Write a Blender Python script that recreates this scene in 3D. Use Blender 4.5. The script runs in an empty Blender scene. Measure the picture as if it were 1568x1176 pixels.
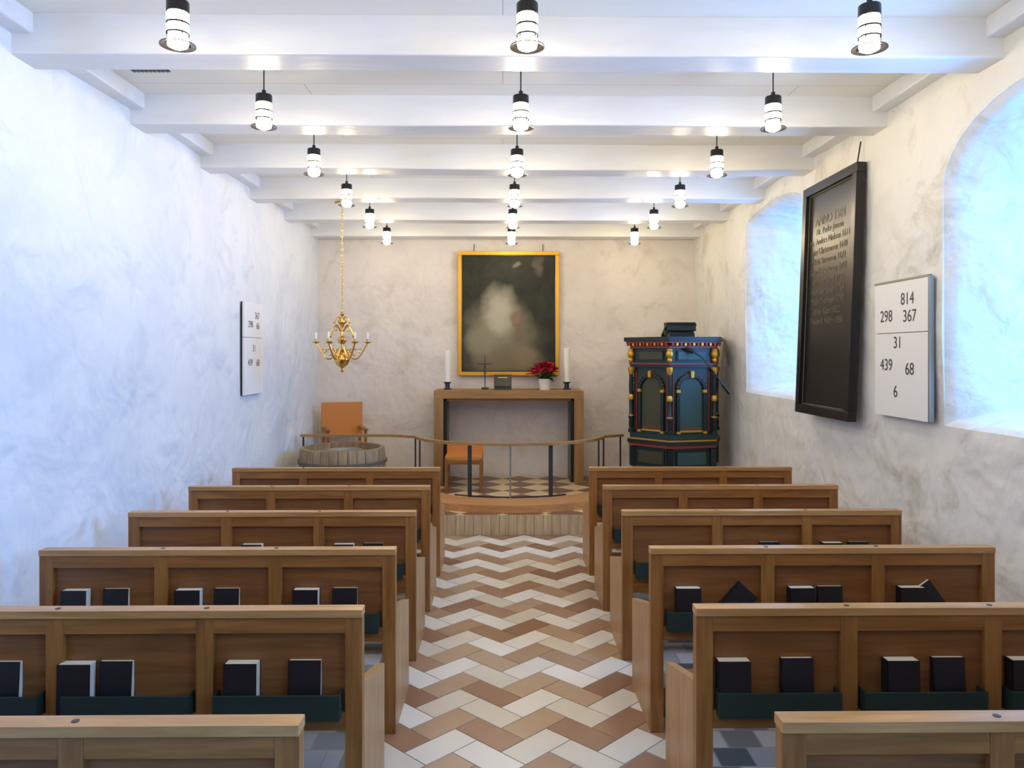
import bpy, bmesh, math, random
from mathutils import Vector, Matrix, noise
random.seed(7)
S = bpy.context.scene
COL = S.collection
F = 1500.0; HC = 1.81
pi = math.pi

# ------------------------------------------------------------------ materials
def nmat(name, color=(0.8,0.8,0.8), rough=0.5, metal=0.0, emit=None, estr=0.0, spec=0.5):
    m = bpy.data.materials.new(name); m.use_nodes = True
    b = m.node_tree.nodes['Principled BSDF']
    b.inputs['Base Color'].default_value = (*color, 1)
    b.inputs['Roughness'].default_value = rough
    b.inputs['Metallic'].default_value = metal
    b.inputs['Specular IOR Level'].default_value = spec
    if emit:
        b.inputs['Emission Color'].default_value = (*emit, 1)
        b.inputs['Emission Strength'].default_value = estr
    return m
def N(m, t): return m.node_tree.nodes.new(t)
def L(m, a, b): m.node_tree.links.new(a, b)
def BS(m): return m.node_tree.nodes['Principled BSDF']
def coords(m, scale=(1,1,1), rot=(0,0,0)):
    tc = N(m,'ShaderNodeTexCoord'); mp = N(m,'ShaderNodeMapping')
    mp.inputs['Scale'].default_value = scale; mp.inputs['Rotation'].default_value = rot
    L(m, tc.outputs['Object'], mp.inputs['Vector'])
    return mp.outputs['Vector']
def ntex(m, vec, scale, detail=5, rough=0.55, dist=0.0):
    n = N(m,'ShaderNodeTexNoise'); n.inputs['Scale'].default_value = scale
    n.inputs['Detail'].default_value = detail; n.inputs['Roughness'].default_value = rough
    n.inputs['Distortion'].default_value = dist
    L(m, vec, n.inputs['Vector']); return n.outputs['Fac']
def ramp(m, fac, stops):
    r = N(m,'ShaderNodeValToRGB'); e = r.color_ramp.elements
    while len(e) < len(stops): e.new(0.5)
    for el,(p,c) in zip(e, stops):
        el.position = p; el.color = (*c,1)
    L(m, fac, r.inputs['Fac']); return r.outputs['Color']
def mixc(m, fac, a, b, mode='MIX'):
    x = N(m,'ShaderNodeMix'); x.data_type='RGBA'; x.blend_type = mode
    if isinstance(fac,(int,float)): x.inputs[0].default_value = fac
    else: L(m, fac, x.inputs[0])
    for v,i in ((a,6),(b,7)):
        if isinstance(v,tuple): x.inputs[i].default_value = (*v,1)
        else: L(m, v, x.inputs[i])
    return x.outputs[2]
def bump(m, h, strength=0.3, dist=0.02, prev=None):
    b = N(m,'ShaderNodeBump'); b.inputs['Strength'].default_value = strength
    b.inputs['Distance'].default_value = dist
    L(m, h, b.inputs['Height'])
    if prev is not None: L(m, prev, b.inputs['Normal'])
    return b.outputs['Normal']

def plaster(name, c1, c2, c3, k=1.0):
    m = nmat(name, c1, 0.75, spec=0.25)
    v = coords(m)
    a = ntex(m, v, 0.9, 6, 0.6, 0.4)
    col = ramp(m, a, [(0.3,c2),(0.52,c1),(0.75,c1)])
    b = ntex(m, v, 2.6, 7, 0.65, 0.8)
    msk = ramp(m, b, [(0.54,(0,0,0)),(0.70,(1,1,1))])
    sc = N(m,'ShaderNodeMath'); sc.operation='MULTIPLY'; sc.inputs[1].default_value=0.6
    L(m, msk, sc.inputs[0])
    col = mixc(m, sc.outputs[0], col, c3)
    L(m, col, BS(m).inputs['Base Color'])
    n1 = bump(m, ntex(m, v, 2.0, 3, 0.5, 0.3), 0.60*k, 0.12)
    n2 = bump(m, ntex(m, v, 7, 4, 0.5), 0.32*k, 0.035, n1)
    n3 = bump(m, ntex(m, v, 45, 3, 0.6), 0.15, 0.004, n2)
    L(m, n3, BS(m).inputs['Normal'])
    return m
M_plL = plaster('plaster_left', (0.76,0.79,0.81), (0.66,0.71,0.75), (0.57,0.63,0.69))
M_plB = plaster('plaster_altar_wall', (0.76,0.72,0.68), (0.66,0.62,0.58), (0.56,0.50,0.43))
M_plR = plaster('plaster_right', (0.76,0.77,0.74), (0.66,0.66,0.61), (0.46,0.43,0.32), 1.1)

def paint_white(name, c, rough):
    m = nmat(name, c, rough)
    v = coords(m, (0.6,3,3))
    a = ntex(m, v, 3, 6)
    L(m, ramp(m, a, [(0.3,tuple(x*0.93 for x in c)),(0.6,c)]), BS(m).inputs['Base Color'])
    L(m, bump(m, ntex(m, v, 5, 6), 0.25, 0.01), BS(m).inputs['Normal'])
    return m
M_beam = paint_white('beam_white_paint', (0.74,0.77,0.80), 0.34)
M_ceil = nmat('ceiling_white_boards', (0.80,0.78,0.72), 0.45)
v = coords(M_ceil)
br = N(M_ceil,'ShaderNodeTexBrick'); br.offset=0.4
br.inputs['Color1'].default_value=(0.80,0.79,0.73,1); br.inputs['Color2'].default_value=(0.77,0.76,0.70,1)
br.inputs['Mortar'].default_value=(0.5,0.48,0.42,1); br.inputs['Scale'].default_value=1
br.inputs['Mortar Size'].default_value=0.003; br.inputs['Brick Width'].default_value=3.1; br.inputs['Row Height'].default_value=0.24
L(M_ceil, v, br.inputs['Vector']); L(M_ceil, br.outputs['Color'], BS(M_ceil).inputs['Base Color'])

def wood(name, c_dark, c_light, axis, rough=0.38, sc=1.0):
    m = nmat(name, c_light, rough)
    s = {'x':(1.2,16,16),'y':(16,1.2,16),'z':(16,16,1.2)}[axis]
    v = coords(m, tuple(k*sc for k in s))
    a = ntex(m, v, 1.6, 7, 0.62, 0.6)
    col = ramp(m, a, [(0.3,c_dark),(0.68,c_light)])
    v2 = coords(m, (1,1,1)); big = ntex(m, v2, 1.3, 3)
    col = mixc(m, ramp(m,big,[(0.35,(0,0,0)),(0.7,(0.35,0.35,0.35))]), col, c_dark)
    L(m, col, BS(m).inputs['Base Color'])
    fine = ntex(m, coords(m, tuple(k*4 for k in s)), 2.0, 3)
    L(m, bump(m, fine, 0.15, 0.003), BS(m).inputs['Normal'])
    return m
CD=(0.20,0.075,0.015); CL=(0.40,0.175,0.042)
M_wx = wood('oak_x', CD, CL, 'x'); M_wy = wood('oak_y', CD, CL, 'y'); M_wz = wood('oak_z', CD, CL, 'z')
M_wpanel = wood('oak_panel', (0.150,0.052,0.012), (0.28,0.112,0.028), 'x', 0.42)
M_wend = wood('oak_end_panel', (0.34,0.18,0.07), (0.56,0.33,0.145), 'z', 0.4)
M_wcap = wood('oak_cap', (0.36,0.175,0.05), (0.58,0.32,0.12), 'x', 0.26)
M_walt = wood('altar_oak', (0.26,0.14,0.045), (0.44,0.26,0.095), 'x', 0.45)
M_waltz = wood('altar_oak_z', (0.24,0.13,0.042), (0.41,0.24,0.088), 'z', 0.45)
M_kneel = wood('kneeler_wood', (0.48,0.22,0.07), (0.70,0.37,0.15), 'x', 0.35)
M_stave = wood('step_staves_wood', (0.42,0.31,0.17), (0.68,0.55,0.36), 'z', 0.4)
M_barrel = wood('font_weathered_oak', (0.20,0.135,0.07), (0.44,0.33,0.19), 'z', 0.6)
M_lid = wood('font_lid_oak', (0.24,0.16,0.08), (0.46,0.34,0.20), 'x', 0.55)
M_green = nmat('book_tray_green', (0.010,0.024,0.016), 0.6)
M_black = nmat('black_paint', (0.006,0.006,0.007), 0.3)
M_bookc = nmat('book_cover_black', (0.008,0.008,0.010), 0.45)
M_page = nmat('book_pages', (0.85,0.77,0.58), 0.8)
M_brass = nmat('brass', (0.80,0.50,0.13), 0.22, 1.0)
M_gold = nmat('gilding', (0.66,0.36,0.05), 0.4, 0.75)
nz = bump(M_gold, ntex(M_gold, coords(M_gold), 60, 3), 0.4, 0.01); L(M_gold, nz, BS(M_gold).inputs['Normal'])
M_white = nmat('white_board', (0.82,0.83,0.82), 0.5)
M_num = nmat('number_ink', (0.05,0.05,0.055), 0.5)
M_candle = nmat('candle_wax', (0.88,0.86,0.80), 0.5)
M_steel = nmat('dark_steel', (0.06,0.065,0.07), 0.4, 0.7)
M_grey = nmat('grey_steel', (0.30,0.30,0.28), 0.4, 0.8)
M_leather = nmat('tan_leather', (0.60,0.23,0.045), 0.5)
M_leaf = nmat('leaf_green', (0.03,0.10,0.02), 0.5)
M_red = nmat('poinsettia_red', (0.50,0.008,0.045), 0.5)
M_pot = nmat('white_ceramic', (0.85,0.85,0.84), 0.25)
M_bulb = nmat('lamp_bulb_glass', (1,0.95,0.85), 0.3, emit=(1,0.90,0.74), estr=26)
M_louv = nmat('lamp_lit_louvre', (1,0.95,0.88), 0.4, emit=(1,0.79,0.44), estr=38)
M_pblue = nmat('pulpit_blue', (0.008,0.036,0.040), 0.33)
M_pdark = nmat('pulpit_dark_teal', (0.005,0.014,0.014), 0.33)
M_pgreen = nmat('pulpit_panel_green', (0.045,0.050,0.024), 0.4)
M_plight = nmat('pulpit_panel_window_lit', (0.028,0.078,0.078), 0.38)  # blue window light on the right face, put into the panel colour
M_pred = nmat('pulpit_red', (0.26,0.030,0.020), 0.45)

# floor
M_grout = nmat('grout', (0.28,0.24,0.20), 0.9)
def tile_mat(name, stops):
    m = nmat(name, stops[0][1], 0.30)
    g = N(m,'ShaderNodeNewGeometry')
    a = ntex(m, coords(m), 6, 5, 0.65)
    mx = N(m,'ShaderNodeMath'); mx.operation='ADD'
    s1 = N(m,'ShaderNodeMath'); s1.operation='MULTIPLY'; s1.inputs[1].default_value=0.75
    s2 = N(m,'ShaderNodeMath'); s2.operation='MULTIPLY'; s2.inputs[1].default_value=0.25
    L(m, g.outputs['Random Per Island'], s1.inputs[0]); L(m, a, s2.inputs[0])
    L(m, s1.outputs[0], mx.inputs[0]); L(m, s2.outputs[0], mx.inputs[1])
    L(m, ramp(m, mx.outputs[0], stops), BS(m).inputs['Base Color'])
    L(m, bump(m, ntex(m, coords(m), 14, 4), 0.2, 0.006), BS(m).inputs['Normal'])
    return m
M_tw = tile_mat('tile_cream', [(0.1,(0.62,0.55,0.42)),(0.45,(0.74,0.69,0.58)),(0.85,(0.82,0.79,0.71))])
M_tr = tile_mat('tile_brick', [(0.12,(0.26,0.13,0.07)),(0.4,(0.35,0.20,0.12)),(0.65,(0.41,0.27,0.16)),(0.88,(0.47,0.34,0.21))])
M_fl = nmat('pew_floor_tiles', (0.5,0.5,0.48), 0.4)
br = N(M_fl,'ShaderNodeTexBrick'); br.offset=0.5
br.inputs['Color1'].default_value=(0.66,0.65,0.62,1); br.inputs['Color2'].default_value=(0.10,0.12,0.12,1)
br.inputs['Mortar'].default_value=(0.35,0.33,0.3,1); br.inputs['Scale'].default_value=1
br.inputs['Mortar Size'].default_value=0.004; br.inputs['Brick Width'].default_value=0.16; br.inputs['Row Height'].default_value=0.16
L(M_fl, coords(M_fl), br.inputs['Vector']); L(M_fl, br.outputs['Color'], BS(M_fl).inputs['Base Color'])
M_sf = nmat('sanctuary_tiles', (0.5,0.4,0.3), 0.35)
ck = N(M_sf,'ShaderNodeTexChecker'); ck.inputs['Scale'].default_value=3.3
ck.inputs['Color1'].default_value=(0.74,0.58,0.34,1); ck.inputs['Color2'].default_value=(0.20,0.10,0.05,1)
L(M_sf, coords(M_sf,(1,1,0),(0,0,pi/4)), ck.inputs['Vector']); L(M_sf, ck.outputs['Color'], BS(M_sf).inputs['Base Color'])

# ------------------------------------------------------------------ mesh builder
class MB:
    def __init__(s): s.v=[]; s.f=[]; s.m=[]; s.sm=[]; s.mats=[]; s.M=Matrix.Identity(4)
    def mi(s, mat):
        if mat not in s.mats: s.mats.append(mat)
        return s.mats.index(mat)
    def add(s, vs, fs, mat, smooth=False):
        o = len(s.v); s.v += [s.M @ Vector(p) for p in vs]; k = s.mi(mat)
        for f in fs: s.f.append([o+i for i in f]); s.m.append(k); s.sm.append(smooth)
    def box(s, x0,x1,y0,y1,z0,z1, mat):
        vs=[(x0,y0,z0),(x1,y0,z0),(x1,y1,z0),(x0,y1,z0),(x0,y0,z1),(x1,y0,z1),(x1,y1,z1),(x0,y1,z1)]
        s.add(vs,[(0,3,2,1),(4,5,6,7),(0,1,5,4),(1,2,6,5),(2,3,7,6),(3,0,4,7)],mat)
    def lathe(s, prof, mat, c=(0,0,0), seg=24, smooth=True, phase=0.0):
        vs=[]; fs=[]
        for r,z in prof:
            for i in range(seg):
                a=2*pi*i/seg+phase; vs.append((c[0]+r*math.cos(a),c[1]+r*math.sin(a),c[2]+z))
        n=len(prof)
        for j in range(n-1):
            for i in range(seg):
                k=(i+1)%seg; fs.append((j*seg+i,j*seg+k,(j+1)*seg+k,(j+1)*seg+i))
        if prof[0][0]>1e-6: fs.append(tuple(reversed(range(seg))))
        if prof[-1][0]>1e-6: fs.append(tuple((n-1)*seg+i for i in range(seg)))
        s.add(vs,fs,mat,smooth)
    def prism(s, poly, z0, z1, mat):
        n=len(poly); vs=[(p[0],p[1],z0) for p in poly]+[(p[0],p[1],z1) for p in poly]
        fs=[tuple(reversed(range(n))),tuple(range(n,2*n))]+[(i,(i+1)%n,n+(i+1)%n,n+i) for i in range(n)]
        s.add(vs,fs,mat)
    def tube(s, path, r, mat, seg=8, closed=False):
        P=[Vector(p) for p in path]; n=len(P); vs=[]; fs=[]
        for i,p in enumerate(P):
            if closed: t=P[(i+1)%n]-P[i-1]
            else: t=P[min(i+1,n-1)]-P[max(i-1,0)]
            t.normalize(); up=Vector((0,0,1)) if abs(t.z)<0.95 else Vector((0,1,0))
            a=t.cross(up).normalized(); b=a.cross(t).normalized()
            rr = r[i] if isinstance(r,(list,tuple)) else r
            for k in range(seg):
                an=2*pi*k/seg; vs.append(tuple(p+a*math.cos(an)*rr+b*math.sin(an)*rr))
        m = n if closed else n-1
        for j in range(m):
            for k in range(seg):
                q=(k+1)%seg; jn=(j+1)%n; fs.append((j*seg+k,j*seg+q,jn*seg+q,jn*seg+k))
        if not closed: fs.append(tuple(reversed(range(seg)))); fs.append(tuple((n-1)*seg+i for i in range(seg)))
        s.add(vs,fs,mat,True)
    def ball(s,c,r,mat,seg=12,sz=1.0):
        s.lathe([(max(r*math.sin(pi*i/8),0.0001 if i in(0,8) else 0),-r*sz*math.cos(pi*i/8)) for i in range(9)],mat,c,seg)
    def bar(s, path, w, h, mat):
        P=[Vector(p) for p in path]; n=len(P); vs=[]; fs=[]
        for i,p in enumerate(P):
            t=P[min(i+1,n-1)]-P[max(i-1,0)]; t.z=0; t.normalize(); a=Vector((t.y,-t.x,0))
            for du,dv in ((-1,0),(1,0),(1,1),(-1,1)): vs.append(tuple(p+a*du*w/2+Vector((0,0,dv*h))))
        for j in range(n-1):
            for k in range(4):
                q=(k+1)%4; fs.append((j*4+k,j*4+q,(j+1)*4+q,(j+1)*4+k))
        fs.append((3,2,1,0)); fs.append(tuple((n-1)*4+i for i in range(4)))
        s.add(vs,fs,mat)
    def obj(s, name, loc=(0,0,0), bevel=0, parent=None, mesh=None):
        me = bpy.data.meshes.new(name); me.from_pydata([tuple(p) for p in s.v],[],s.f)
        for m in s.mats: me.materials.append(m)
        for p,k,sm in zip(me.polygons,s.m,s.sm): p.material_index=k; p.use_smooth=sm
        bm=bmesh.new(); bm.from_mesh(me); bmesh.ops.recalc_face_normals(bm,faces=bm.faces); bm.to_mesh(me); bm.free()
        if any(s.sm): me.set_sharp_from_angle(angle=math.radians(42))
        o=bpy.data.objects.new(name,me); COL.objects.link(o); o.location=loc
        if bevel:
            b=o.modifiers.new('bevel','BEVEL'); b.width=bevel; b.segments=2; b.limit_method='ANGLE'; b.angle_limit=math.radians(50)
        if parent: o.parent=parent
        return o
def text(body, size, M, mat, name, parent=None, ext=0.0006):
    cu=bpy.data.curves.new(name,'FONT'); cu.body=body; cu.size=size; cu.extrude=ext; cu.align_x='CENTER'; cu.align_y='CENTER'
    t=bpy.data.objects.new('tmp',cu); COL.objects.link(t)
    bpy.context.view_layer.update()
    me=bpy.data.meshes.new_from_object(t.evaluated_get(bpy.context.evaluated_depsgraph_get()))
    bpy.data.objects.remove(t)
    me.materials.clear(); me.materials.append(mat)
    o=bpy.data.objects.new(name,me); COL.objects.link(o)
    if parent: o.parent=parent
    o.matrix_local=M
    return o
def frame(X,Y,Z,O):
    m=Matrix.Identity(4)
    for i,vv in enumerate((X,Y,Z,O)):
        for j in range(3): m[j][i]=vv[j]
    return m

# ------------------------------------------------------------------ room
XL,XR=-2.42,2.52; YB=10.1; YR=-2.4; ZC=3.49; ZB=3.29
def grid_wall(name, O, U, V, Nn, W, H, th, step, amp, mat, seed=0):
    O,U,V,Nn=map(Vector,(O,U,V,Nn)); nu=int(W/step); nv=int(H/step); vs=[]; fs=[]
    for side in (0,1):
        for j in range(nv+1):
            for i in range(nu+1):
                p=O+U*(W*i/nu)+V*(H*j/nv)
                if side==0:
                    q=p*0.8+Vector((seed,0,0)); d=noise.noise(q)*0.7+noise.noise(q*2.7)*0.3
                    p=p+Nn*(d*amp)
                else: p=p-Nn*th
                vs.append(tuple(p))
    k=(nu+1)*(nv+1); g=lambda s,i,j: s*k+j*(nu+1)+i
    for s in (0,1):
        for j in range(nv):
            for i in range(nu): fs.append((g(s,i,j),g(s,i+1,j),g(s,i+1,j+1),g(s,i,j+1)))
    for i in range(nu):
        for j in (0,nv): fs.append((g(0,i,j),g(0,i+1,j),g(1,i+1,j),g(1,i,j)))
    for j in range(nv):
        for i in (0,nu): fs.append((g(0,i,j),g(0,i,j+1),g(1,i,j+1),g(1,i,j)))
    me=bpy.data.meshes.new(name); me.from_pydata(vs,[],fs); me.materials.append(mat)
    bm=bmesh.new(); bm.from_mesh(me); bmesh.ops.recalc_face_normals(bm,faces=bm.faces); bm.to_mesh(me); bm.free()
    for p in me.polygons: p.use_smooth=True
    me.set_sharp_from_angle(angle=math.radians(35))
    o=bpy.data.objects.new(name,me); COL.objects.link(o); return o
grid_wall('wall_left',(XL,YR,-0.05),(0,1,0),(0,0,1),(1,0,0),YB-YR,ZC+0.05,0.5,0.15,0.045,M_plL,3)
grid_wall('wall_back',(XL-0.5,YB,-0.05),(1,0,0),(0,0,1),(0,-1,0),XR-XL+1.5,ZC+0.05,0.4,0.15,0.03,M_plB,9)
grid_wall('wall_rear',(XL-0.5,YR,-0.05),(1,0,0),(0,0,1),(0,1,0),XR-XL+1.5,ZC+0.05,0.4,0.2,0.03,M_plL,15)
TH=0.95
wr=grid_wall('wall_right',(XR,YR,-0.05),(0,1,0),(0,0,1),(-1,0,0),YB-YR,ZC+0.05,TH,0.15,0.03,M_plR,21)

def arch(y0,y1,zb,zs,zc,n=14):
    pts=[(y0,zb),(y1,zb)]; c=(y0+y1)/2; h=(y1-y0)/2
    for i in range(n+1):
        a=pi*i/n; pts.append((c+h*math.cos(a), zs+(zc-zs)*math.sin(a)))
    return pts
WINS=[(2.80,4.33,1.42,2.74,3.12),(6.45,7.90,1.43,3.10,3.22),(-0.8,0.68,1.42,2.80,3.15)]
for wi,(y0,y1,zb,zs,zc) in enumerate(WINS):
    A=arch(y0,y1,zb,zs,zc); B=arch(y0+0.22,y1-0.22,zb+0.22,zs-0.18,zc-0.18)
    def lerp(t): return [(XR+t*TH,a[0]*(1-t)+b[0]*t,a[1]*(1-t)+b[1]*t) for a,b in zip(A,B)]
    def ring(x,t,gr):
        P=lerp(t); cy_=(y0+y1)/2; cz_=(zb+zc)/2; out_=[]
        for p in P:
            dy=p[1]-cy_; dz=p[2]-cz_; l=math.hypot(dy,dz) or 1
            out_.append((x,p[1]+dy/l*gr,p[2]+dz/l*gr))
        return out_
    rings=[ring(XR-0.12,0,0.03),ring(XR+0.0,0,0.03),ring(XR+0.02,0.02,0.012),ring(XR+0.055,0.06,0.0)]
    rings+=[lerp(t) for t in (0.3,0.55,0.8,1.15)]
    n=len(A); vs=[p for r_ in rings for p in r_]; fs=[]
    for j in range(len(rings)-1):
        for i in range(n): fs.append((j*n+i,j*n+(i+1)%n,(j+1)*n+(i+1)%n,(j+1)*n+i))
    fs.append(tuple(range(n))); fs.append(tuple((len(rings)-1)*n+i for i in reversed(range(n))))
    me=bpy.data.meshes.new('cut'); me.from_pydata(vs,[],fs); me.materials.append(M_plR)
    bm=bmesh.new(); bm.from_mesh(me); bmesh.ops.recalc_face_normals(bm,faces=bm.faces); bm.to_mesh(me); bm.free()
    for p in me.polygons: p.use_smooth=True
    cu=bpy.data.objects.new('cut',me); COL.objects.link(cu)
    md=wr.modifiers.new('b','BOOLEAN'); md.operation='DIFFERENCE'; md.object=cu; md.solver='EXACT'
    bpy.context.view_layer.update()
    me2=bpy.data.meshes.new_from_object(wr.evaluated_get(bpy.context.evaluated_depsgraph_get()))
    wr.modifiers.clear(); wr.data=me2; bpy.data.objects.remove(cu)
    P=lerp(0.86); ys=[p[1] for p in P]; zz=[p[2] for p in P]; xa=P[0][0]
    w=MB()
    path=[(xa,p[1],p[2]) for p in P]
    w.tube([Vector(p)for p in path],0.035,M_white,6,closed=True)
    for k in (1,2):
        yy=min(ys)+(max(ys)-min(ys))*k/3; w.box(xa-0.015,xa+0.015,yy-0.014,yy+0.014,min(zz),max(zz)-0.03,M_white)
    for k in range(1,5):
        z=min(zz)+(max(zz)-min(zz))*k/5; w.box(xa-0.015,xa+0.015,min(ys),max(ys),z-0.012,z+0.012,M_white)
    w.obj('window_%d'%(wi+1))
    la=bpy.data.lights.new('daylight','AREA'); la.shape='RECTANGLE'; la.size=1.6; la.size_y=1.9
    la.energy=[215,155,440][wi]; la.color=(0.10,0.385,1.0); la.spread=math.radians(135)
    lo=bpy.data.objects.new('window_daylight',la); COL.objects.link(lo)
    lo.location=(XR+TH+0.25,(y0+y1)/2,(zb+zc)/2+0.05); lo.rotation_euler=(0,math.radians(90),0)
wr.data.set_sharp_from_angle(angle=math.radians(40))

b=MB(); b.box(XL-0.5,XR+1,YR-0.4,YB+0.4,ZC,ZC+0.12,M_ceil); b.obj('ceiling')
b=MB(); b.box(XL-0.3,XR+0.3,YR-0.3,YB+0.3,-0.12,-0.004,M_fl); b.obj('floor')
b=MB(); W=0.155; c45=math.cos(pi/4); ax0,ax1=-0.60,0.80
b.box(ax0-0.12,ax1+0.12,YR,7.65,-0.004,-0.002,M_grout)
def clip(poly,ax,val,keep_gt):
    out=[]
    for i in range(len(poly)):
        p,q=poly[i],poly[(i+1)%len(poly)]
        ip=(p[ax]>=val) if keep_gt else (p[ax]<=val); iq=(q[ax]>=val) if keep_gt else (q[ax]<=val)
        if ip: out.append(p)
        if ip!=iq:
            t=(val-p[ax])/(q[ax]-p[ax]); out.append((p[0]+(q[0]-p[0])*t,p[1]+(q[1]-p[1])*t))
    return out
g=0.003
for x in range(-80,80):
    for y in range(-80,80):
        k=(x-y)%4
        if k==0: r=(x*W+g,(x+2)*W-g,y*W+g,(y+1)*W-g)
        elif k==2: r=(x*W+g,(x+1)*W-g,(y-1)*W+g,(y+1)*W-g)
        else: continue
        pts=[(r[0],r[2]),(r[1],r[2]),(r[1],r[3]),(r[0],r[3])]
        wp=[((p[0]-p[1])*c45+0.1,(p[0]+p[1])*c45+2.5) for p in pts]
        cx=sum(p[0] for p in wp)/4; cy=sum(p[1] for p in wp)/4
        if cx<ax0-0.3 or cx>ax1+0.3 or cy<YR or cy>7.9: continue
        for a,vv,kk in ((0,ax0,True),(0,ax1,False),(1,YR,True),(1,7.65,False)):
            wp=clip(wp,a,vv,kk)
            if len(wp)<3: break
        if len(wp)<3: continue
        band=(x+y)//2
        b.prism(wp,-0.003,0.0,M_tw if band%2==0 else M_tr)
b.obj('aisle_tile_floor')

by=[4.04+1.18*i for i in range(6)]+[4.04-1.18*i for i in (1,2,3,4,5)]
for i,yb in enumerate(by):
    b=MB(); n=12; vs=[];fs=[]
    for j in range(n+1):
        x=XL-0.05+(XR-XL+0.1)*j/n; q=Vector((x*0.7,yb,0)); dz=noise.noise(q)*0.012; dy=noise.noise(q+Vector((0,0,5)))*0.015
        for (yy,zz) in ((yb-0.22+dy,ZB+dz),(yb+dy,ZB+dz),(yb+dy,ZC+0.01),(yb-0.22+dy,ZC+0.01)): vs.append((x,yy,zz))
    for j in range(n):
        for k in range(4):
            q=(k+1)%4; fs.append((j*4+k,j*4+q,(j+1)*4+q,(j+1)*4+k))
    fs.append((0,1,2,3)); fs.append(tuple(n*4+k for k in range(4)))
    b.add(vs,fs,M_beam); b.obj('ceiling_beam',bevel=0.012)
b=MB(); b.box(XL-0.05,XL+0.10,YR,YB,ZC-0.10,ZC+0.01,M_beam); b.obj('trim_1',bevel=0.01)
b=MB(); b.box(XR-0.10,XR+0.05,YR,YB,ZC-0.10,ZC+0.01,M_beam); b.obj('trim_2',bevel=0.01)
b=MB()
b.box(-2.20,-1.98,4.33,4.60,ZC-0.006,ZC+0.002,M_black)
for i in range(9): b.box(-2.195+i*0.0245,-2.190+i*0.0245,4.33,4.60,ZC-0.010,ZC-0.005,M_grey)
for i in range(9): b.box(-2.20,-1.98,4.345+i*0.029,4.349+i*0.029,ZC-0.010,ZC-0.005,M_grey)
b.obj('ceiling_vent_grille')

# altar step
b=MB(); b.box(XL+0.04,XR-0.04,7.70,YB-0.03,0.0,0.195,M_grout); b.box(XL+0.04,XR-0.04,7.66,YB-0.03,0.195,0.20,M_sf)
x=XL+0.04
while x<XR-0.12:
    b.box(x,x+0.084,7.65,7.71,0.0,0.198,M_stave); x+=0.087
b.obj('altar_platform')

# kneeler (curved)
cx=0.08; cy=9.0
def ell(a,bb,t): return (cx+a*math.cos(t), cy-bb*math.sin(t))
b=MB(); n=40; out=[ell(1.42,1.27,pi*i/n) for i in range(n+1)]; inn=[ell(1.05,0.87,pi*i/n) for i in range(n+1)]
for i in range(n):
    vs=[]
    for z in (0.20,0.275): vs+=[(*out[i],z),(*out[i+1],z),(*inn[i+1],z),(*inn[i],z)]
    b.add(vs,[(0,1,2,3),(4,5,6,7),(0,1,5,4),(2,3,7,6)]+([(0,3,7,4)] if i==0 else [])+([(1,2,6,5)] if i==n-1 else []),M_kneel)
o=b.obj('kneeler_bench')
b=MB(); RZ=0.835
path=[(XL+0.06,9.0,RZ)]+[(-1.3,9.0,RZ)]+[(*ell(1.08,0.92,pi-pi*i/36),RZ) for i in range(2,35)]+[(1.40,9.0,RZ)]
b.bar(path,0.065,0.028,M_walt)
for t in (0.36,0.64):
    p=ell(1.02,0.84,pi*t); b.box(p[0]-0.022,p[0]+0.022,p[1]-0.012,p[1]+0.012,0.20,RZ,M_steel)
p=ell(1.04,0.86,pi*0.5); b.box(p[0]-0.009,p[0]+0.009,p[1]-0.009,p[1]+0.009,0.2,RZ,M_grey)
for p in ((-2.33,9.0),(-1.02,8.98),(1.18,8.98),(1.38,9.0),(-0.95,8.8),(1.10,8.8)):
    b.box(p[0]-0.009,p[0]+0.009,p[1]-0.009,p[1]+0.009,0.2,RZ,M_steel)
p2=[(*ell(1.02,0.84,pi*(0.30+0.40*i/20)),0.275) for i in range(21)]
b.bar(p2,0.02,0.012,M_steel)
b.obj('communion_rail')

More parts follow.
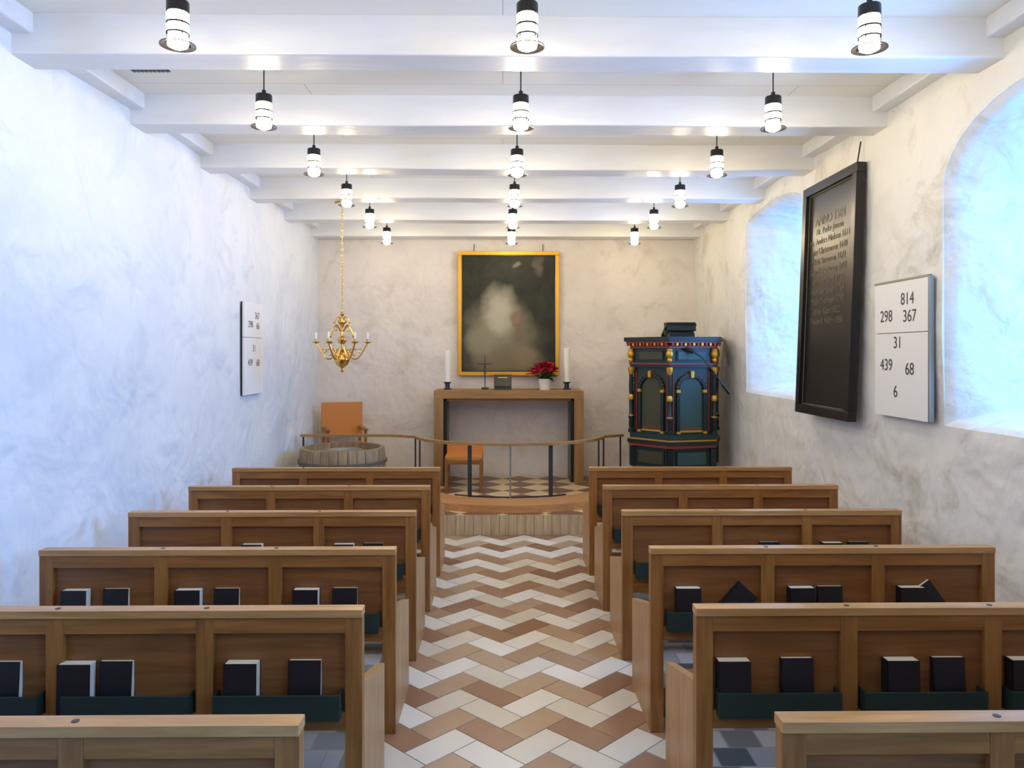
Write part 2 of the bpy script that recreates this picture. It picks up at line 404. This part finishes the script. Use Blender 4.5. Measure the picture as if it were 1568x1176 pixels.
# ------------------------------------------------------------------ pews
def pew(x0,x1,Z):
    b=MB(); T=0.88
    b.box(x0,x1,Z,Z+0.062,T-0.028,T,M_wcap)
    n=3; sw=0.062; bay=(x1-x0-sw)/n; st=[x0+bay*i for i in range(n+1)]
    for s_ in st:
        low = 0.0 if s_ in (st[0],st[-1]) else 0.40
        b.box(s_,s_+sw,Z+0.006,Z+0.052,low,T-0.028,M_wz)
        if s_ not in (st[0],st[-1]): b.lathe([(0.010,0),(0.010,0.002)],M_steel,(s_+sw/2,Z+0.03,T),10)
    for i in range(n):
        a,c=st[i]+sw,st[i+1]
        b.box(a,c,Z+0.008,Z+0.050,T-0.086,T-0.028,M_wx)
        b.box(a,c,Z+0.028,Z+0.044,0.50,T-0.086,M_wpanel)
        b.box(a,c,Z+0.008,Z+0.050,0.44,0.505,M_wx)
        b.box(a+0.012,c-0.012,Z-0.034,Z-0.026,0.492,0.585,M_green)
        b.box(a+0.012,c-0.012,Z-0.026,Z+0.030,0.492,0.502,M_green)
        b.box(a+0.012,a+0.018,Z-0.026,Z+0.028,0.502,0.585,M_green)
        b.box(c-0.018,c-0.012,Z-0.026,Z+0.028,0.502,0.585,M_green)
    b.box(x0+0.03,x1-0.03,Z+0.055,Z+0.50,0.425,0.455,M_wx)
    b.box(x0+0.03,x1-0.03,Z+0.44,Z+0.47,0.34,0.425,M_wx)
    b.box(x0+0.03,x1-0.03,Z+0.10,Z+0.13,0.10,0.16,M_wx)
    for xa in (x0,x1-0.035):
        poly=[(Z+0.052,0.0),(Z+0.53,0.0),(Z+0.53,0.475),(Z+0.052,0.60)]
        vs=[(xa,p[0],p[1]) for p in poly]+[(xa+0.035,p[0],p[1]) for p in poly]
        b.add(vs,[(0,1,2,3),(7,6,5,4),(0,1,5,4),(1,2,6,5),(2,3,7,6),(3,0,4,7)],M_wend)
    b.obj('church_pew',bevel=0.003)
    return st,sw,bay
def book(b,x,Z,tilt,thick,lean):
    w,h=0.118,0.190
    M=Matrix.Translation((x,Z+0.024,0.503+abs(math.sin(tilt))*w*0.45))@Matrix.Rotation(lean,4,'X')@Matrix.Rotation(tilt,4,'Y')
    old=b.M; b.M=M
    b.box(-w/2,w/2,-thick,-thick+0.003,0,h,M_bookc); b.box(-w/2,w/2,-0.003,0,0,h,M_bookc)
    b.box(-w/2,-w/2+0.003,-thick,0,0,h,M_bookc)
    b.box(-w/2+0.003,w/2-0.002,-thick+0.003,-0.003,0.003,h-0.001,M_page)
    b.M=old
ROWS=[1.925+0.862*i for i in range(6)]
for ri,Z in enumerate(ROWS):
    for side in (0,1):
        x0,x1=((-2.19,-0.51) if side==0 else (0.705,2.36))
        st,sw,bay=pew(x0,x1,Z)
        if ri==0 or ri>=5: continue
        b=MB()
        for i in range(3):
            for k,u in enumerate((0.24,0.60)):
                if ri>=3 and random.random()<0.22: continue
                if ri==1 and side==0: u=(0.22,0.70)[k] if i!=1 else (0.10,0.42)[k]
                if ri==1 and side==1: u=((0.18,0.66),(0.36,0.72),(0.2,0.6))[i][k]
                xx=st[i]+sw+(bay-sw)*(u+random.uniform(-0.03,0.03))
                tl=0.0
                if ri==2 and side==1 and (i,k) in ((0,1),(2,1)): tl=0.75 if i==0 else -0.6
                book(b,xx,Z,tl,0.050 if k==0 else 0.030,-0.03 if k==0 else -0.08)
        b.obj('hymn_books')

# ------------------------------------------------------------------ pendant lamps
def lampmesh():
    b=MB()
    b.lathe([(0.004,0.188),(0.004,0.37)],M_black,seg=8)
    b.lathe([(0.012,0.215),(0.012,0.188)],M_black,seg=12)
    b.lathe([(0.0445,0.188),(0.0465,0.184),(0.0465,0.142),(0.0445,0.140)],M_black,seg=28)
    b.lathe([(0.036,0.140),(0.0455,0.137),(0.0455,0.102),(0.036,0.098)],M_louv,seg=28)
    b.lathe([(0.036,0.098),(0.047,0.097),(0.047,0.089),(0.036,0.088)],M_black,seg=28)
    b.lathe([(0.036,0.088),(0.0455,0.086),(0.0455,0.058),(0.036,0.055)],M_louv,seg=28)
    b.lathe([(0.036,0.055),(0.047,0.054),(0.047,0.047),(0.036,0.046)],M_black,seg=28)
    b.lathe([(0.034,0.046),(0.043,0.038),(0.045,0.014),(0.040,-0.002),(0.02,-0.012),(0.0001,-0.015)],M_bulb,seg=28)
    b.lathe([(0.054,0.010),(0.074,0.004),(0.074,0.0),(0.054,0.005),(0.054,0.010)],M_black,seg=32)
    for a in (pi/4,3*pi/4,5*pi/4,7*pi/4):
        b.M=Matrix.Rotation(a,4,'Z'); b.box(0.043,0.0475,-0.0015,0.0015,0.006,0.145,M_black); b.box(0.040,0.058,-0.002,0.002,0.004,0.009,M_black); b.M=Matrix.Identity(4)
    return b
proto=None
for r in range(-2,6):
    for x in (-1.385,0.105,1.58):
        if proto is None:
            o=lampmesh().obj('pendant_lamp',(x,3.29+1.18*r,3.12)); proto=o.data
        else:
            o=bpy.data.objects.new('pendant_lamp',proto); COL.objects.link(o); o.location=(x,3.29+1.18*r,3.12)
        l=bpy.data.lights.new('bulb_light','POINT'); l.energy=7.2; l.color=(1,0.79,0.50); l.shadow_soft_size=0.02
        lo=bpy.data.objects.new('bulb_light',l); COL.objects.link(lo); lo.parent=o; lo.location=(0,0,-0.045)

# ------------------------------------------------------------------ altar
AY=9.48
b=MB(); ax,bx=-0.85,1.00; AT=1.35
b.box(ax,bx,AY,AY+0.55,AT-0.10,AT,M_walt)
for (p,q) in ((ax,ax+0.115),(bx-0.115,bx)): b.box(p,q,AY,AY+0.55,0.20,AT-0.10,M_waltz)
b.box(ax+0.115,ax+0.155,AY+0.08,AY+0.5,0.20,AT-0.10,M_pdark); b.box(bx-0.155,bx-0.115,AY+0.08,AY+0.5,0.20,AT-0.10,M_pdark)
b.box(ax+0.115,bx-0.115,AY+0.08,AY+0.5,AT-0.135,AT-0.10,M_walt)
b.obj('altar_table',bevel=0.004)
def candle(x,y,h):
    b=MB()
    b.lathe([(0.050,0),(0.050,0.015),(0.030,0.022),(0.030,0.075),(0.046,0.085),(0.046,0.10)],M_steel,seg=20)
    b.lathe([(0.040,0.10),(0.041,0.10+h),(0.033,0.105+h),(0.0001,0.102+h)],M_candle,seg=20)
    b.tube([(0,0,0.10+h),(0.002,0,0.118+h)],0.0015,M_black,6)
    b.obj('altar_candle',(x,y,AT))
candle(-0.70,9.72,0.40); candle(0.81,9.72,0.42)
b=MB(); b.box(-0.045,0.045,-0.035,0.035,0,0.03,M_steel); b.box(-0.006,0.006,-0.006,0.006,0.03,0.43,M_steel); b.box(-0.095,0.095,-0.006,0.006,0.32,0.333,M_steel)
b.box(-0.012,0.012,-0.014,-0.006,0.20,0.33,M_steel); b.box(-0.05,0.05,-0.012,-0.006,0.315,0.327,M_steel)
b.obj('altar_crucifix',(-0.225,9.70,AT),0.002)
b=MB()
b.M=Matrix.Rotation(math.radians(-25),4,'X')
b.box(-0.11,0.11,-0.02,0.0,0.02,0.20,M_bookc); b.box(-0.10,0.10,-0.028,-0.02,0.03,0.19,M_black); b.box(-0.06,0.06,-0.030,-0.027,0.15,0.16,M_gold)
b.M=Matrix.Identity(4)
b.box(-0.11,0.11,-0.06,0.08,0,0.03,M_steel); b.box(-0.10,0.10,-0.065,-0.045,0.03,0.05,M_bookc)
b.obj('altar_bible_stand',(0.0,9.68,AT))
# poinsettia
b=MB()
b.lathe([(0.065,0),(0.085,0.13),(0.090,0.14),(0.080,0.14),(0.075,0.12),(0.0001,0.12)],M_pot,seg=24)
def leafm(b,c,yaw,pit,Ln,Wd,mat):
    M=Matrix.Translation(c)@Matrix.Rotation(yaw,4,'Z')@Matrix.Rotation(-pit,4,'Y'); old=b.M; b.M=M
    b.add([(0,0,0),(Ln*0.35,-Wd,0.008),(Ln*0.4,0,-0.003),(Ln*0.35,Wd,0.008),(Ln*0.72,-Wd*0.7,0.0),(Ln*0.72,Wd*0.7,0.0),(Ln,0,-0.015)],
          [(0,1,2),(0,2,3),(1,4,2),(2,4,6),(2,6,5),(2,5,3)],mat,True); b.M=old
for i in range(34):
    a=random.uniform(0,2*pi); r=random.uniform(0.0,0.08)
    leafm(b,(r*math.cos(a),r*math.sin(a),random.uniform(0.13,0.22)),a,random.uniform(-0.5,0.5),random.uniform(0.09,0.14),0.03,M_leaf)
for h in range(13):
    a=h*2.4; r=0.03+0.012*h; c=(r*math.cos(a),r*math.sin(a),0.32-0.010*h+random.uniform(-.02,.02))
    b.tube([(0,0,0.12),c],0.004,M_leaf,5)
    for k in range(8): leafm(b,c,k*pi/4+h,random.uniform(-0.1,0.8),random.uniform(0.08,0.12),0.028,M_red)
    b.ball((c[0],c[1],c[2]+0.01),0.008,M_gold,6)
b.obj('potted_poinsettia',(0.53,9.70,AT))

# painting
PX0,PX1,PZ0,PZ1=-0.585,0.735,1.52,3.14
M_paint=nmat('altar_painting_oil',(0.05,0.05,0.04),0.5,spec=0.3)
m=M_paint; v=coords(m)
dn=N(m,'ShaderNodeTexNoise'); dn.inputs['Scale'].default_value=4.0; dn.inputs['Detail'].default_value=4
L(m,v,dn.inputs['Vector'])
dv=N(m,'ShaderNodeVectorMath'); dv.operation='MULTIPLY_ADD'; dv.inputs[1].default_value=(0.24,0,0.24)
L(m,dn.outputs['Color'],dv.inputs[0]); L(m,v,dv.inputs[2]); wv=dv.outputs[0]
col=ramp(m,ntex(m,v,3.5,7,0.65,1.0),[(0.35,(0.006,0.009,0.006)),(0.7,(0.028,0.030,0.016))])
def blob(col,cx_,cz_,rx,rz,c,amt):
    mp=N(m,'ShaderNodeMapping'); mp.vector_type='TEXTURE'
    mp.inputs['Location'].default_value=(cx_+0.12,0,cz_+0.12); mp.inputs['Scale'].default_value=(rx,50,rz)
    L(m,wv,mp.inputs['Vector'])
    gr=N(m,'ShaderNodeTexGradient'); gr.gradient_type='SPHERICAL'; L(m,mp.outputs[0],gr.inputs['Vector'])
    rp=ramp(m,gr.outputs['Fac'],[(0.0,(0,0,0)),(0.6,(amt,)*3)])
    return mixc(m,rp,col,c)
col=blob(col,-0.10,-0.45,0.66,0.62,(0.13,0.12,0.07),0.95)
col=blob(col,-0.12,-0.20,0.50,0.52,(0.24,0.225,0.15),0.9)
col=blob(col,-0.12,0.06,0.28,0.40,(0.38,0.36,0.27),0.85)
col=blob(col,-0.12,-0.06,0.20,0.30,(0.46,0.44,0.33),0.8)
col=blob(col,-0.34,-0.36,0.26,0.36,(0.27,0.25,0.17),0.7)
col=blob(col,-0.05,-0.62,0.50,0.24,(0.19,0.15,0.085),0.8)
col=blob(col,0.22,-0.56,0.24,0.20,(0.25,0.20,0.12),0.7)
col=blob(col,0.12,-0.08,0.11,0.13,(0.17,0.12,0.08),0.8)
col=blob(col,0.11,-0.06,0.06,0.07,(0.27,0.17,0.11),0.8)
col=blob(col,0.12,-0.28,0.13,0.18,(0.17,0.115,0.08),0.7)
col=blob(col,0.13,0.64,0.09,0.05,(0.24,0.23,0.19),0.7)
col=blob(col,0.40,0.62,0.08,0.16,(0.12,0.11,0.08),0.7)
L(m,col,BS(m).inputs['Base Color'])
b=MB(); hw=(PX1-PX0)/2; hh=(PZ1-PZ0)/2
b.box(-hw+0.05,hw-0.05,-0.02,0.02,-hh+0.05,hh-0.05,M_paint)
for (x0,x1,z0,z1) in ((-hw,hw,hh-0.05,hh),(-hw,hw,-hh,-hh+0.05),(-hw,-hw+0.05,-hh+0.05,hh-0.05),(hw-0.05,hw,-hh+0.05,hh-0.05)):
    b.box(x0,x1,-0.035,0.025,z0,z1,M_gold)
q=0.012
for (x0,x1,z0,z1) in ((-hw+.05,hw-.05,hh-0.05-q,hh-.05),(-hw+.05,hw-.05,-hh+.05,-hh+0.05+q),(-hw+.05,-hw+0.05+q,-hh+0.05+q,hh-0.05-q),(hw-0.05-q,hw-.05,-hh+0.05+q,hh-0.05-q)):
    b.box(x0,x1,-0.028,-0.019,z0,z1,M_black)
b.tube([(-0.45,0,hh-0.01),(-0.45,0.02,hh+0.10)],0.006,M_steel,6); b.tube([(0.45,0,hh-0.01),(0.45,0.02,hh+0.10)],0.006,M_steel,6)
b.obj('altar_painting',((PX0+PX1)/2,YB-0.055,(PZ0+PZ1)/2),0.006)

# ------------------------------------------------------------------ chairs
def chair(name,loc,rot,w,sh,bh,arm):
    b=MB(); d=0.46; t=0.035
    for x in (-w/2,w/2-t):
        b.box(x,x+t,-d/2,-d/2+t,0,sh if not arm else sh+0.2,M_wz)
        b.box(x,x+t,d/2-t,d/2,0,bh,M_wz)
        b.box(x,x+t,-d/2+t,d/2-t,sh-0.07,sh-0.02,M_wy); b.box(x+0.005,x+t-0.005,-d/2+t,d/2-t,0.12,0.15,M_wy)
        if arm: b.box(x-0.01,x+t+0.01,-d/2-0.02,d/2-t,sh+0.2,sh+0.225,M_wy)
    b.box(-w/2+t,w/2-t,-d/2,-d/2+t,sh-0.07,sh-0.02,M_wx); b.box(-w/2+t,w/2-t,d/2-t,d/2,sh-0.07,sh-0.02,M_wx)
    b.box(-w/2+0.005,w/2-0.005,-d/2+0.0,d/2-t,sh-0.02,sh+0.03,M_leather)
    if arm: b.box(-w/2-0.01,w/2+0.01,d/2-t-0.02,d/2-t+0.012,sh+0.10,bh+0.01,M_leather)
    else:
        b.box(-w/2,w/2,d/2-t-0.015,d/2-t+0.012,bh-0.16,bh,M_leather)
    o=b.obj(name,loc,0.006); o.rotation_euler=(0,0,rot); return o
chair('leather_armchair',(-1.98,9.62,0.2),math.radians(20),0.49,0.46,0.98,True)
chair('wooden_chair',(-0.46,9.20,0.2),0.0,0.44,0.38,0.50,False)

# font: low oak tub with hoops
b=MB(); nst=30
prof=[(0.40,0.0),(0.43,0.10),(0.455,0.22),(0.468,0.34),(0.470,0.44),(0.462,0.54),(0.455,0.575)]
for i in range(nst):
    a0=2*pi*i/nst+0.006; a1=2*pi*(i+1)/nst-0.006; vs=[]
    for r,z in prof: vs+=[(r*math.cos(a0),r*math.sin(a0),z),(r*math.cos(a1),r*math.sin(a1),z)]
    m_=len(prof)
    for r,z in prof: vs+=[((r-0.04)*math.cos(a0),(r-0.04)*math.sin(a0),z),((r-0.04)*math.cos(a1),(r-0.04)*math.sin(a1),z)]
    fs=[]
    for j in range(m_-1):
        o_=2*m_
        fs+=[(2*j,2*j+1,2*j+3,2*j+2),(o_+2*j,o_+2*j+2,o_+2*j+3,o_+2*j+1),(2*j,2*j+2,o_+2*j+2,o_+2*j),(2*j+1,o_+2*j+1,o_+2*j+3,2*j+3)]
    j=m_-1; fs+=[(2*j,2*j+1,2*m_+2*j+1,2*m_+2*j),(0,2*m_,2*m_+1,1)]
    b.add(vs,fs,M_barrel)
M_hoop=nmat('font_hoops',(0.14,0.13,0.11),0.6,0.2)
def hoop(z0,z1,r): 
    b.lathe([(r-0.02,z0),(r,z0),(r+0.002,z1),(r-0.018,z1),(r-0.02,z0)],M_hoop,seg=60)
hoop(0.04,0.08,0.430); hoop(0.24,0.27,0.472); hoop(0.41,0.44,0.484)
b.lathe([(0.42,0.48),(0.418,0.50),(0.0001,0.505)],M_lid,seg=48)
b.lathe([(0.20,0.502),(0.215,0.545),(0.19,0.545),(0.16,0.515),(0.0001,0.508)],M_grey,seg=32)
b.obj('baptismal_font',(-1.77,8.52,0.2))

# ------------------------------------------------------------------ pulpit
PC=(1.926,8.6); ph=math.radians(252)
def hexa(R): return [(PC[0]+R*math.cos(ph+k*pi/3),PC[1]+R*math.sin(ph+k*pi/3)) for k in range(6)]
b=MB()
def hx(R,z0,z1,mat): b.prism(hexa(R),z0,z1,mat)
hx(0.46,0.20,0.50,M_pdark); hx(0.51,0.50,0.54,M_pred); hx(0.49,0.54,0.80,M_pblue)
hx(0.515,0.56,0.575,M_pred); hx(0.545,0.80,0.83,M_pred); hx(0.56,0.83,0.87,M_pdark); hx(0.545,0.87,0.885,M_gold); hx(0.53,0.885,0.94,M_pblue)
hx(0.475,0.94,1.66,M_pblue)
hx(0.53,1.66,1.69,M_pdark); hx(0.545,1.69,1.705,M_pred); hx(0.49,1.705,1.865,M_pblue)
hx(0.53,1.865,1.885,M_pred); hx(0.525,1.885,1.92,M_pdark); hx(0.575,1.92,1.94,M_pred); hx(0.60,1.94,1.985,M_pdark)
for k in range(6):
    A=Vector((*hexa(0.475)[k],0)); B=Vector((*hexa(0.475)[(k+1)%6],0)); U=(B-A).normalized()
    ap=0.475*math.cos(pi/6)
    Nn=Vector((U.y,-U.x,0)); mid=(A+B)/2
    if Nn.dot(mid-Vector((*PC,0)))<0: Nn=-Nn
    inner = M_pgreen if k==5 else M_plight  # left face stays green; the others carry painted-in window light
    b.M=frame(U,Nn,Vector((0,0,1)),mid)
    iw=0.135; zs=1.42
    pts=[(-iw,0.98),(iw,0.98)]+[(iw*math.cos(pi*i/12),zs+iw*math.sin(pi*i/12)) for i in range(13)]
    vs=[(p[0],0.006,p[1]) for p in pts]; b.add(vs,[tuple(range(len(pts)))],inner)
    for s_ in (-1,1):
        a0,a1=sorted((s_*iw,s_*(iw+0.035))); b.box(a0,a1,0,0.028,0.96,zs,M_pdark)
        b.box(a0-0.004,a1+0.004,0,0.034,zs-0.03,zs,M_gold); b.box(a0-0.004,a1+0.004,0,0.034,0.95,0.975,M_gold)
    for i in range(12):
        a,c=pi*i/12,pi*(i+1)/12; r0,r1=iw,iw+0.04
        vs=[]
        for yy in (0,0.03): vs+=[(r0*math.cos(a),yy,zs+r0*math.sin(a)),(r1*math.cos(a),yy,zs+r1*math.sin(a)),(r1*math.cos(c),yy,zs+r1*math.sin(c)),(r0*math.cos(c),yy,zs+r0*math.sin(c))]
        b.add(vs,[(0,1,2,3),(4,5,6,7),(0,1,5,4),(2,3,7,6)],M_pdark)
    for i in range(24):
        a=pi*(i+0.5)/24; b.box((iw+0.04)*math.cos(a)-0.003,(iw+0.04)*math.cos(a)+0.003,0.0,0.034,zs+(iw+0.04)*math.sin(a)-0.003,zs+(iw+0.04)*math.sin(a)+0.003,M_pred if i%2 else M_gold)
    b.box(-0.018,0.018,0,0.05,zs+iw-0.005,zs+iw+0.065,M_gold)
    b.box(-iw,iw,0.004,0.012,0.965,0.985,M_gold)
    b.box(-iw*0.75,iw*0.75,0.006,0.012,1.00,1.012,M_pred)
    b.box(-0.21,-0.20,0.0,0.012,0.96,1.62,M_pred); b.box(0.20,0.21,0.0,0.012,0.96,1.62,M_pred)
    d=0.49*math.cos(pi/6)-ap
    b.box(-0.17,0.17,d,d+0.014,1.73,1.84,M_pdark); b.box(-0.155,0.155,d+0.014,d+0.018,1.745,1.825,inner)
    b.box(-0.18,0.18,d,d+0.014,0.60,0.77,M_pdark); b.box(-0.16,0.16,d+0.014,d+0.018,0.62,0.75,inner)
    for i in range(11):
        xx=-0.24+i*0.048; b.box(xx-0.012,xx+0.012,0.03,0.085,1.892,1.92,M_gold if i%2 else M_pred)
    b.M=Matrix.Identity(4)
    V=hexa(0.515)[k]
    b.lathe([(0.034,0.94),(0.034,0.975),(0.022,0.985),(0.028,1.02),(0.024,1.08),(0.032,1.10),(0.032,1.12),(0.022,1.14),(0.022,1.30)],M_pdark,(V[0],V[1],0),12)
    b.lathe([(0.030,1.30),(0.034,1.32),(0.030,1.345),(0.02,1.36)],M_gold,(V[0],V[1],0),12)
    b.lathe([(0.022,1.36),(0.026,1.45),(0.022,1.56),(0.022,1.58)],M_pdark,(V[0],V[1],0),12)
    b.lathe([(0.022,1.58),(0.036,1.62),(0.036,1.66)],M_gold,(V[0],V[1],0),12)
    b.lathe([(0.035,1.12),(0.035,1.135)],M_gold,(V[0],V[1],0),12)
    b.ball((V[0],V[1],1.80),0.040,M_gold,10,1.3); b.ball((V[0],V[1],1.735),0.030,M_gold,10,1.0); b.ball((V[0],V[1],1.845),0.034,M_gold,10,0.6)
    V=hexa(0.50)[k]; b.box(V[0]-0.03,V[0]+0.03,V[1]-0.03,V[1]+0.03,0.575,0.79,M_pdark)
b.M=Matrix.Translation((1.99,8.62,1.985))
b.box(-0.14,0.14,-0.12,0.10,0,0.05,M_pdark)
b.box(-0.165,0.165,0.02,0.06,0.03,0.17,M_pgreen)
b.M=b.M@Matrix.Rotation(math.radians(-24),4,'X')
b.box(-0.17,0.17,-0.13,0.16,0.09,0.115,M_pdark); b.box(-0.17,0.17,0.135,0.16,0.0,0.11,M_pdark); b.box(-0.16,0.16,-0.13,-0.11,0.03,0.13,M_pdark)
b.M=Matrix.Identity(4)
b.tube([(2.00,8.14,1.84),(2.10,8.05,1.76),(2.18,8.0,1.64),(2.27,7.98,1.52),(2.34,7.99,1.42)],[0.009,0.007,0.007,0.008,0.010],M_black,8)
b.tube([(2.30,7.985,1.475),(2.365,7.99,1.39)],0.017,M_black,10)
b.tube([(1.95,8.14,1.86),(2.02,8.12,1.82)],0.022,M_black,8)
b.tube([(2.18,8.0,1.64),(2.24,8.02,1.50),(2.27,8.06,1.28)],0.006,M_black,6)
b.obj('pulpit')

# ------------------------------------------------------------------ chandelier
b=MB()
b.lathe([(0.0001,-0.315),(0.012,-0.305),(0.018,-0.29),(0.008,-0.275),(0.02,-0.262),(0.055,-0.235),(0.075,-0.195),(0.072,-0.16),(0.045,-0.13),(0.02,-0.12),(0.030,-0.10),(0.030,-0.09),(0.014,-0.08),(0.014,-0.04),(0.035,-0.02),(0.045,0.005),(0.035,0.03),(0.014,0.045),(0.014,0.09),(0.028,0.10),(0.028,0.11),(0.012,0.12),(0.02,0.15),(0.045,0.175),(0.045,0.19),(0.02,0.21),(0.010,0.23),(0.022,0.25),(0.022,0.265),(0.008,0.28),(0.008,0.30),(0.0001,0.305)],M_brass,seg=24)
for k in range(6):
    a=k*pi/3+0.2; b.M=Matrix.Rotation(a,4,'Z')
    pth=[]
    for i in range(17):
        t=i/16; r=0.03+0.215*t; z=-0.07-0.11*math.sin(t*pi*1.15)
        pth.append((r,0,z))
    b.tube(pth,0.0075,M_brass,8)
    b.tube([(0.12+0.03*math.cos(q*0.6),0,-0.115+0.03*math.sin(q*0.6)) for q in range(9)],0.0055,M_brass,6)
    b.tube([(0.17+0.02*math.cos(q*0.6),0,-0.10+0.02*math.sin(q*0.6)) for q in range(9)],0.005,M_brass,6)
    e=pth[-1]
    b.lathe([(0.008,-0.012),(0.034,0.0),(0.036,0.006),(0.012,0.008),(0.013,0.035)],M_brass,(e[0],0,e[2]),14)
    b.lathe([(0.009,0.035),(0.009,0.09),(0.002,0.10)],M_candle,(e[0],0,e[2]),10)
    a2=pi/6; b.M=Matrix.Rotation(a+a2,4,'Z')
    pu=[(0.02+0.11*(i/12),0,0.09+0.06*math.sin(i/12*pi*1.3)) for i in range(13)]
    b.tube(pu,0.006,M_brass,6); b.ball((pu[-1][0],0,pu[-1][2]),0.017,M_brass,8)
    b.tube([(0.075+0.024*math.cos(q*0.6),0,0.115+0.024*math.sin(q*0.6)) for q in range(9)],0.005,M_brass,6)
    pu=[(0.015+0.07*(i/10),0,0.20+0.03*math.sin(i/10*pi*1.3)) for i in range(11)]
    b.tube(pu,0.005,M_brass,6); b.ball((pu[-1][0],0,pu[-1][2]),0.011,M_brass,8)
b.M=Matrix.Identity(4)
zt=ZB-1.935; z=0.31; i=0
while z<zt-0.05:
    b.M=Matrix.Translation((0,0,z+0.016))@Matrix.Rotation((i%2)*pi/2+0.4,4,'Z')
    b.tube([(0.008*math.cos(q*pi/5),0,0.019*math.sin(q*pi/5)) for q in range(10)],0.0028,M_brass,5,closed=True)
    z+=0.031; i+=1
b.M=Matrix.Identity(4)
b.tube([(-0.07,0,zt-0.02),(-0.03,0,zt-0.008),(0.03,0,zt-0.008),(0.08,0,zt-0.035)],0.009,M_brass,8)
b.lathe([(0.025,zt-0.002),(0.02,zt-0.02),(0.006,zt-0.05)],M_brass,seg=12)
b.obj('brass_chandelier',(-1.56,7.47,1.935))

# ------------------------------------------------------------------ hymn boards
def hymn_board_right():
    x=XR-0.055; yf,yn=5.06,4.42; z0,z1=1.41,2.26
    e=bpy.data.objects.new('hymn_number_board',None); COL.objects.link(e)
    w=yf-yn; h=z1-z0
    Mx=frame(Vector((0,-1,0)),Vector((0,0,1)),Vector((-1,0,0)),Vector((x,yf,z0)))
    b=MB(); b.M=Mx
    b.box(0,w,0,h*0.62-0.002,-0.022,0.0,M_white); b.box(0,w,h*0.62+0.002,h,-0.022,0.0,M_white); b.box(0.003,w-0.003,0.01,h-0.01,-0.03,-0.018,M_black)
    b.box(0,w,h-0.004,h+0.010,-0.025,0.004,M_grey); b.box(w-0.002,w+0.012,0,h,-0.03,0.002,M_grey)
    b.obj('panel',parent=e,bevel=0.002)
    for s_,u,v in (('814',0.64,0.86),('298',0.24,0.745),('367',0.68,0.735),('31',0.46,0.545),('439',0.24,0.38),('68',0.68,0.355),('6',0.42,0.185)):
        text(s_,0.105,Mx@Matrix.Translation((u*w,v*h,0.001)),M_num,'number',e)
hymn_board_right()
def hymn_board_left():
    x=XL+0.04; yn,yf=7.10,7.66; z0,z1=1.42,2.29
    e=bpy.data.objects.new('hymn_number_board',None); COL.objects.link(e)
    w=yf-yn; h=z1-z0
    Mx=frame(Vector((0,1,0)),Vector((0,0,1)),Vector((1,0,0)),Vector((x,yn,z0)))
    b=MB(); b.M=Mx
    b.box(0,w,0,h*0.62-0.002,-0.022,0.0,M_white); b.box(0,w,h*0.62+0.002,h,-0.022,0.0,M_white); b.box(-0.002,w-0.003,0,h,-0.03,-0.018,M_black)
    b.obj('panel',parent=e,bevel=0.002)
    for s_,u,v in (('367',0.66,0.86),('298',0.32,0.76),('66',0.70,0.75),('31',0.5,0.50),('439',0.3,0.345),('68',0.7,0.34)):
        text(s_,0.090,Mx@Matrix.Translation((u*w,v*h,0.001)),M_num,'number',e)
hymn_board_left()
M_inscr=nmat('faded_gold_lettering',(0.13,0.115,0.075),0.5)
e=bpy.data.objects.new('inscription_board',None); COL.objects.link(e)
h=1.80; w=0.95; tilt=math.atan2(0.07,1.8)
Y=Vector((math.sin(tilt),0,math.cos(tilt))); X=Vector((0,-1,0)); Zn=X.cross(Y)
Mx=frame(X,Y,Zn,Vector((XR-0.11,6.22,1.335)))
b=MB(); b.M=Mx
b.box(0.05,w-0.05,0.05,h-0.05,-0.02,0.0,M_black)
for r in ((0,w,0,0.07),(0,w,h-0.07,h),(0,0.07,0.07,h-0.07),(w-0.07,w,0.07,h-0.07)): b.box(r[0],r[1],r[2],r[3],-0.03,0.035,M_black)
for r in ((0.07,w-0.07,0.07,0.078),(0.07,w-0.07,h-0.078,h-0.07),(0.07,0.078,0.07,h-0.07),(w-0.078,w-0.07,0.07,h-0.07)): b.box(r[0],r[1],r[2],r[3],0.0,0.008,M_inscr)
b.tube([(w*0.92,h,0),(w*0.92,h+0.16,-0.02)],0.006,M_steel,6)
b.obj('panel',parent=e,bevel=0.006)
lines=['ANNO 1584','Hr. Peder Jensen','Hr. Anders Nielsen 1611','Jens Christensen 1648','Niels Sørensen 1672','Laurids Pedersen 1701','Christen Lund 1735','Hans Bertelsen 1764','Mads Thomsen 1790','Johan Kjær 1822','Frederik Holm 1856']
for i,s_ in enumerate(lines):
    text(s_,0.070 if i else 0.10,Mx@Matrix.Translation((w*0.48,h-0.30-i*0.078,0.0015)),M_inscr,'lettering',e)

# ------------------------------------------------------------------ world, camera
wd=bpy.data.worlds.new('World'); S.world=wd; wd.use_nodes=True
bg=wd.node_tree.nodes['Background']; bg.inputs[0].default_value=(0.55,0.75,1,1); bg.inputs[1].default_value=1.0
cam=bpy.data.cameras.new('Camera'); cam.sensor_width=36; cam.lens=27; cam.clip_start=0.05
cam.shift_y=-60/2000
co=bpy.data.objects.new('Camera',cam); COL.objects.link(co)
co.location=(0,0,HC); co.rotation_euler=(math.radians(90),0,-math.atan(18/F))
S.camera=co
S.view_settings.view_transform='Standard'
S.view_settings.exposure=0.0
